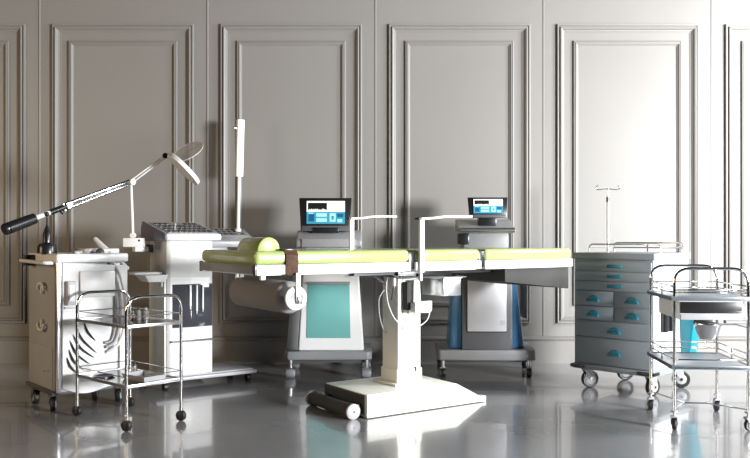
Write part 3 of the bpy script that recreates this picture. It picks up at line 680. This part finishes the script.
# ================================================================== monitor machines
def screen(T, name, parent, c, w_, h_, tilt, yaw=0):
    Tm = Matrix.Translation(c) @ Matrix.Rotation(yaw, 4, 'Z') @ Matrix.Rotation(-tilt, 4, 'X')
    # front of the monitor faces -y
    mb = MB(); mb.hexa([(-w_*.46, -.012, -h_/2), (w_*.46, -.012, -h_/2), (w_*.42, .05, -h_/2+.02), (-w_*.42, .05, -h_/2+.02)], [(-w_*.5, -.012, h_/2), (w_*.5, -.012, h_/2), (w_*.44, .035, h_/2-.01), (-w_*.44, .035, h_/2-.01)], .004, T=Tm)
    mb.box(-w_*.44, w_*.44, -.0145, -.010, -h_*.5+.004, -h_*.33, .001, mi=1, T=Tm)
    mo = T.part('monitor', mb, ['black', 'dgrey'], parent)
    mb = MB(); x0, x1, z0, z1 = -w_*.35, w_*.37, -h_*.27, h_*.40; W, Hh = x1-x0, z1-z0
    def rc(a, b, c_, d_, mi, e=.0): mb.box(x0+W*a, x0+W*b, -.0155-e, -.012, z0+Hh*c_, z0+Hh*d_, 0, mi, T=Tm)
    rc(0, 1, 0, 1, 0)
    rc(.03, .53, .60, .92, 1, .0005); rc(.58, .97, .60, .92, 5, .0005)
    rc(0, 1, 0, .52, 2, .0005)
    for (a, b, c_, d_, mi) in ((.05, .20, .10, .42, 4), (.25, .53, .30, .46, 3), (.25, .53, .08, .24, 3), (.60, .76, .08, .46, 3), (.65, .71, .18, .34, 4), (.80, .96, .28, .44, 4), (.80, .93, .06, .20, 3), (.04, .18, .44, .48, 3)): rc(a, b, c_, d_, mi, .001)
    random.seed(3)
    for i in range(9): a = .06+.05*i; rc(a, a+.03, .60+.0, .62+.05*random.random(), 0, .001)
    for i in range(4): rc(.62, .93, .66+.06*i, .672+.06*i, 3, .001)
    T.part('screen', mb, ['s_white', 's_black', 's_blue', 's_pale', 's_dark', 's_white'], mo)
    return mo
# ---- teal front
O = G(290.5, 378)
T = Thing('monitor_cart', (O[0], O[1]), 1, 'white machine with a teal front panel and black monitor, standing behind the green bed', 'machine')
wd = T.lx(366.5, 0)
mb = MB(); mb.prism([(-.035, 0), (-.015, -.025), (wd+.01, -.025), (wd+.035, 0), (wd+.035, .40), (-.055, .40), (-.055, .10)], 'z', .118, .172, .008); T.part('base_plate', mb, 'grey')
mb = MB(); mb.box(-.01, wd+.01, .02, .38, .095, .119, .003); T.part('chassis', mb, 'dgrey')
for x, y in ((0, 0), (wd, 0), (0, .36), (wd, .36)): caster(T, x, y, .030, .055, .12, 'steel', 'grey', 'lgrey', R(90), .0, stem=.011)
zT = .84
bl_, brt, tl, tr = T.lx(298, .02), T.lx(365.5, .02), T.lx(304, .02), T.lx(357, .02)
zb_ = .172
mb = MB(); mb.hexa([(bl_, .02, zb_), (brt-.01, .02, zb_), (brt-.01, .36, zb_), (bl_, .36, zb_)], [(tl, .045, zT), (tr, .045, zT), (tr, .33, zT), (tl, .33, zT)], .012, seg=3); body = T.part('body', mb, 'white')
le, lt = T.lx(286.5, .10), T.lx(296, .10)
mb = MB(); mb.hexa([(bl_-.002, .028, zb_), (bl_+.01, .30, zb_), (le, .34, zb_), (le, .09, zb_)][::-1], [(tl-.002, .050, zT), (tl+.01, .30, zT), (lt, .32, zT), (lt, .10, zT)][::-1], .006); T.part('side_shell', mb, 'lgrey', body)
def tp(px, py, y0=.02, y1=.045):
    x, z = T.on_front(px, py, y0); y = y0+(y1-y0)*(z-zb_)/(zT-zb_); x, z = T.on_front(px, py, y); return x, y, z
q = [tp(306.5, 338), tp(350.5, 338), tp(349.5, 284), tp(307.5, 284)]
mb = MB(); mb.hexa([(q[0][0], q[0][1]-.004, q[0][2]), (q[1][0], q[1][1]-.004, q[1][2]), (q[1][0], q[1][1]+.02, q[1][2]), (q[0][0], q[0][1]+.02, q[0][2])], [(q[3][0], q[3][1]-.004, q[3][2]), (q[2][0], q[2][1]-.004, q[2][2]), (q[2][0], q[2][1]+.02, q[2][2]), (q[3][0], q[3][1]+.02, q[3][2])], .001); T.part('door_panel', mb, 'teal', body)
a_ = tp(306.5, 284.5); b_ = tp(350, 281.5); mb = MB(); mb.box(a_[0], b_[0], a_[1]-.022, a_[1]+.01, a_[2], b_[2], .004); T.part('door_handle', mb, 'grey', body)
a_ = tp(351, 275); mb = MB(); mb.box(a_[0]-.012, a_[0]+.012, a_[1]-.008, a_[1]+.01, a_[2]-.006, a_[2]+.006); T.part('catch', mb, 'black', body)
# console top
x0_, x1_ = T.lx(296, 0), T.lx(362, 0); zc = T.zz(231, 0, 0)
mb = MB(); mb.prism([(-.02, zT), (-.02, zT+.045), (.06, zc-.01), (.10, zc+.005), (.32, zc+.005), (.34, zT)], 'x', x0_, x1_, .012, seg=3); con = T.part('console', mb, 'grey')
mb = MB(); mb.box(T.lx(302, 0), T.lx(356, 0), -.03, -.016, zT+.0, zT+.055, .004); T.part('console_front', mb, 'grey', con)
mb = MB(); xm = T.lx(326, .1); mb.box(xm-.085, xm+.085, .03, .16, zc-.012, T.zz(232, xm, .05)+.03, .006); T.part('monitor_stand', mb, 'black', con)
screen(T, 'x', con, Vector((xm-.003, .07, T.zz(215, xm, .07))), T.lx(352, .07)-T.lx(299, .07), .225, R(10), 0)
# ---- blue sides
O = G(443, 377)
T = Thing('ultrasound_cart', (O[0], O[1]), -1, 'grey machine with blue sides and a small black monitor, right of the bed column', 'machine')
wd = T.lx(529, 0)
mb = MB(); mb.prism([(-.03, -.01), (-.02, -.025), (wd+.03, -.025), (wd+.045, 0), (wd+.06, .40), (-.03, .40)], 'z', .110, .178, .008); T.part('base_plate', mb, 'grey')
mb = MB(); mb.box(-.01, wd+.02, .02, .38, .095, .112, .003); T.part('chassis', mb, 'dgrey')
for x, y in ((0, 0), (wd, 0), (0, .36), (wd+.03, .36)): caster(T, x, y, .030, .030, .12, 'steel', 'rubber', 'lgrey', R(80) if x else R(95), .0, stem=.011)
zb_ = .178; zT = .80
mb = MB(); xa, xb = T.lx(462, 0), T.lx(513, 0)
mb.hexa([(xa, .0, zb_), (xb, .0, zb_), (xb, .36, zb_), (xa, .36, zb_)], [(xa+.004, .02, zT), (xb-.004, .02, zT), (xb-.004, .34, zT), (xa+.004, .34, zT)], .006); body = T.part('body', mb, 'dgrey'); mb = None
for sgn, xq, bpx, tpx in ((-1, xa, 449, 455), (1, xb, 525, 513.5)):
    xo, xt = T.lx(bpx, .05), T.lx(tpx, .05)
    mb = MB(); poly_b = [(xq, .02, zb_), (xo, .06, zb_), (xo, .32, zb_), (xq, .35, zb_)]; poly_t = [(xq-.003*sgn, .035, zT), (xt, .07, zT), (xt, .30, zT), (xq-.003*sgn, .33, zT)]
    if sgn < 0: poly_b.reverse(); poly_t.reverse()
    mb.hexa(poly_b, poly_t, .012, seg=3); T.part('side_shell', mb, 'blue', body, label='blue side shell')
q0 = T.on_front(467.5, 331.5, -.004); q1 = T.on_front(506.5, 277, -.004)
mb = MB(); mb.box(q0[0], q1[0], -.006, .03, q0[1], q1[1], .003); T.part('door_panel', mb, 'panelgrey', body)
mb = MB(); mb.box(q0[0]-.006, q1[0]+.006, -.003, .02, q0[1]-.006, q1[1]+.006, .001); T.part('door_gap', mb, 'black', body)
mb = MB(); xs = T.lx(503.5, 0); zs_ = T.zz(325, xs, 0)
for i in range(3):
    for j2 in range(3): mb.box(xs-.022+i*.011, xs-.015+i*.011, -.0075, -.005, zs_+j2*.011, zs_+.007+j2*.011)
T.part('vent_mark', mb, 'lgrey', body)
# front handle under the bed edge
mb = MB(); xh0, xh1 = T.lx(466, -.03), T.lx(495, -.03); zh = T.zz(275, xh0, -.03); mb.box(xh0, xh1, -.045, -.015, zh-.008, zh+.008, .004); mb.box(xh0+.02, xh0+.04, -.03, .01, zh-.008, zh+.006); mb.box(xh1-.04, xh1-.02, -.03, .01, zh-.008, zh+.006); T.part('front_handle', mb, 'steel', body)
# console
x0_, x1_ = T.lx(458, 0), T.lx(515, 0); zc0 = .845
zc1 = T.zz(226, 0, 0); zc2 = T.zz(219, 0, .2)
mb = MB(); mb.prism([(.01, zT-.01), (.01, zc1-.035), (.20, zc1), (.30, zc1), (.32, zT-.01)], 'x', x0_+.04, x1_-.04, .006); con = T.part('console', mb, 'grey')
mb = MB(); mb.prism([(-.035, zc1-.045), (-.045, zc1-.032), (-.03, zc1-.018), (.10, zc1+.010), (.22, zc2), (.24, zc1-.03)], 'x', x0_, x1_, .006, seg=3); T.part('console_deck', mb, 'grey', con)
mb = MB(); mb.cyl((x0_+.01, -.05, zc1-.026), (x1_-.01, -.05, zc1-.026), .014, n=16); T.part('console_handle', mb, 'steel', con)
mb = MB(); mb.box(x0_, x0_+.07, -.03, .06, zc1-.12, zc1-.048, .006); T.part('probe_holder', mb, 'black', con)
xm = T.lx(487, .1); mb = MB(); mb.box(xm-.058, xm+.058, .06, .16, zc1-.005, T.zz(217, xm, .1)+.01, .006); T.part('monitor_stand', mb, 'black', con)
screen(T, 'x', con, Vector((xm, .07, T.zz(208, xm, .07))), T.lx(507, .07)-T.lx(466.5, .07), .140, R(10), 0)

# ================================================================== drawer cabinet on casters
CO = (1.564, 4.50)
ang = -45
T = Thing('emergency_trolley', CO, ang, 'blue-grey drawer trolley with teal handles, top rails and a drip pole', 'trolley')
# local +x runs to the right along the front towards the near corner (x = 0), the front is at y = 0, depth +y
FWc = .50; SDc = .46; z0c, z1c = .142, .775
mb = MB(); mb.box(-FWc, 0, 0, SDc, z0c, z1c, .004); body = T.part('body', mb, 'cabinet')
mb = MB(); mb.box(-.012, .003, .012, SDc-.004, z0c+.01, z1c-.002, .003); T.part('lit_side_board', mb, 'white', body, label='side board, coloured white for the strong light on it')  # white stands in for the strong light on this side of the cabinet
mb = MB(); mb.box(-FWc-.010, .012, -.012, SDc+.008, z1c, .812, .004); T.part('top_board', mb, 'cabinet', label='blue-grey top board')
mb = MB(); mb.box(.012, .015, .0, SDc, z1c+.002, .810, 0); T.part('lit_edge_strip', mb, 'white')  # added white strip paints the bright light on the top board's edge
def cz(py): return T.zz(py, -FWc, 0)
rows = [(261.5, 272.5), (274, 284.5), (286, 293.5)]
rl_ = [.757, .712, .670, .628]           # boundaries measured down the left edge
def drawer(xa, xb, za, zb, hw_, hx=None):
    mb = MB(); mb.box(xa+.003, xb-.003, -.010, .01, za+.003, zb-.003, .002); d = T.part('drawer', mb, 'cabinet')
    hx = (xa+xb)/2 if hx is None else hx
    zc_ = (za+zb)/2
    if hw_ == 'slot':
        mb = MB(); mb.box(hx-.045, hx+.045, -.020, -.008, zc_-.010, zc_+.010, .003); mb.box(hx-.036, hx+.036, -.0215, -.018, zc_-.004, zc_+.007, .001, mi=1)
    else:
        arc = [(hx+.036*math.cos(R(a)), zc_-.012+.030*math.sin(R(a))) for a in range(0, 181, 15)]
        mb = MB(); mb.prism(arc, 'y', -.018, -.009, .002)
        mb.prism([(hx-.042, zc_-.020), (hx+.042, zc_-.020), (hx+.036, zc_-.004), (hx-.036, zc_-.004)], 'y', -.032, -.009, .002)
        mb.prism([(hx+.026*math.cos(R(a)), zc_-.006+.018*math.sin(R(a))) for a in range(0, 181, 15)], 'y', -.020, -.017, 0, 1)
    T.part('drawer_handle', mb, ['tealh', 'cyan'], d)
bz_ = [.764, .704, .646, .588, .498, .412, .312, .150]
for i in range(3): drawer(-FWc+.004, -.004, bz_[i+1], bz_[i], 'slot', hx=-FWc*.46)
for i in (3, 4): drawer(-FWc+.004, -FWc*.47, bz_[i+1], bz_[i], 'cup'); drawer(-FWc*.47, -.004, bz_[i+1], bz_[i], 'cup')
for i in (5, 6): drawer(-FWc+.004, -.004, bz_[i+1], bz_[i], 'cup', hx=-FWc*.46)
mb = MB(); mb.box(-FWc-.008, .010, -.016, SDc+.006, z0c-.026, z0c+.004, .004); ch = T.part('chassis', mb, 'cabinet')
for xa, xb in ((-FWc-.016, -FWc+.08), (-.085, .018)): mb = MB(); mb.box(xa, xb, -.026, .05, z0c-.020, z0c+.0, .004); T.part('corner_bumper', mb, 'black', ch)
for x, y, an in ((-FWc+.07, .03, R(58)), (-.035, .045, R(80)), (-FWc+.10, SDc-.05, R(50)), (-.04, SDc-.05, R(35))): caster(T, x, y, .052, .030, .120, 'lgrey', 'rubber', 'lgrey', an, .016)
mb = MB()
for yy in (SDc*.30, SDc-.02):
    mb.tube(arcpts([(-FWc+.02, yy, .81), (-FWc+.02, yy, .87 if yy > .2 else .862), (-.02, yy, .87 if yy > .2 else .862), (-.02, yy, .81)], .03), .005, 10)
mb.tube([(-FWc*.5, SDc-.02, .81), (-FWc*.5, SDc-.02, .87)], .004, 8)
mb.tube([(-.02, SDc*.30, .845), (-.02, SDc-.02, .845)], .004, 8); mb.tube([(-FWc+.02, SDc*.30, .845), (-FWc+.02, SDc-.02, .845)], .004, 8); mb.tube([(-FWc+.02, SDc-.02, .84), (-.02, SDc-.02, .84)], .004, 8)
T.part('top_rail', mb, 'chrome')
yp = SDc+.02; xp = T.lx(608, yp); zt = T.zz(189, xp, yp)
mb = MB(); mb.cyl((xp, yp, .30), (xp, yp, T.zz(199, xp, yp)), .009, n=12); mb.cyl((xp, yp, T.zz(200, xp, yp)), (xp, yp, zt), .005, n=10); mb.cyl((xp, yp, T.zz(202, xp, yp)), (xp, yp, T.zz(197, xp, yp)), .012, n=12, mi=1)
pole = T.part('drip_pole', mb, ['steel', 'dgrey'])
mb = MB(); hv = Vector((T.c, -T.s, 0)); cp = Vector((xp, yp, zt))
mb.tube(spline([cp-hv*.066+Vector((0, 0, .022)), cp-hv*.078+Vector((0, 0, .008)), cp-hv*.062-Vector((0, 0, .004)), cp, cp+hv*.062-Vector((0, 0, .004)), cp+hv*.078+Vector((0, 0, .008)), cp+hv*.066+Vector((0, 0, .022))], 6), .004, 8); T.part('hook_bar', mb, 'chrome', pole)
mb = MB(); mb.box(xp-.02, xp+.02, SDc, yp+.015, .42, .46, .003); mb.box(xp-.02, xp+.02, SDc, yp+.015, .72, .76, .003); T.part('pole_clamp', mb, 'black', pole)
# teal waste bin and black holder on the lit side
y0_, z_ = T.on_side(681, 306, .0); 
mb = MB(); ya_, yb_ = .33, .46
mb.hexa([(.004, ya_+.02, .20), (.055, ya_+.02, .20), (.055, yb_-.02, .20), (.004, yb_-.02, .20)], [(.004, ya_-.01, .52), (.110, ya_-.01, .52), (.110, yb_+.01, .52), (.004, yb_+.01, .52)], .008); mb.box(.004, .116, ya_-.016, yb_+.016, .515, .530, .004)
T.part('waste_bin', mb, 'cyan', label='cyan waste bin on the trolley side')
for ya_, yb_ in ((.085, .135), (.165, .205)):
    mb = MB(); mb.box(.004, .035, ya_, yb_, .36, .52, .012); T.part('side_holder', mb, 'black')
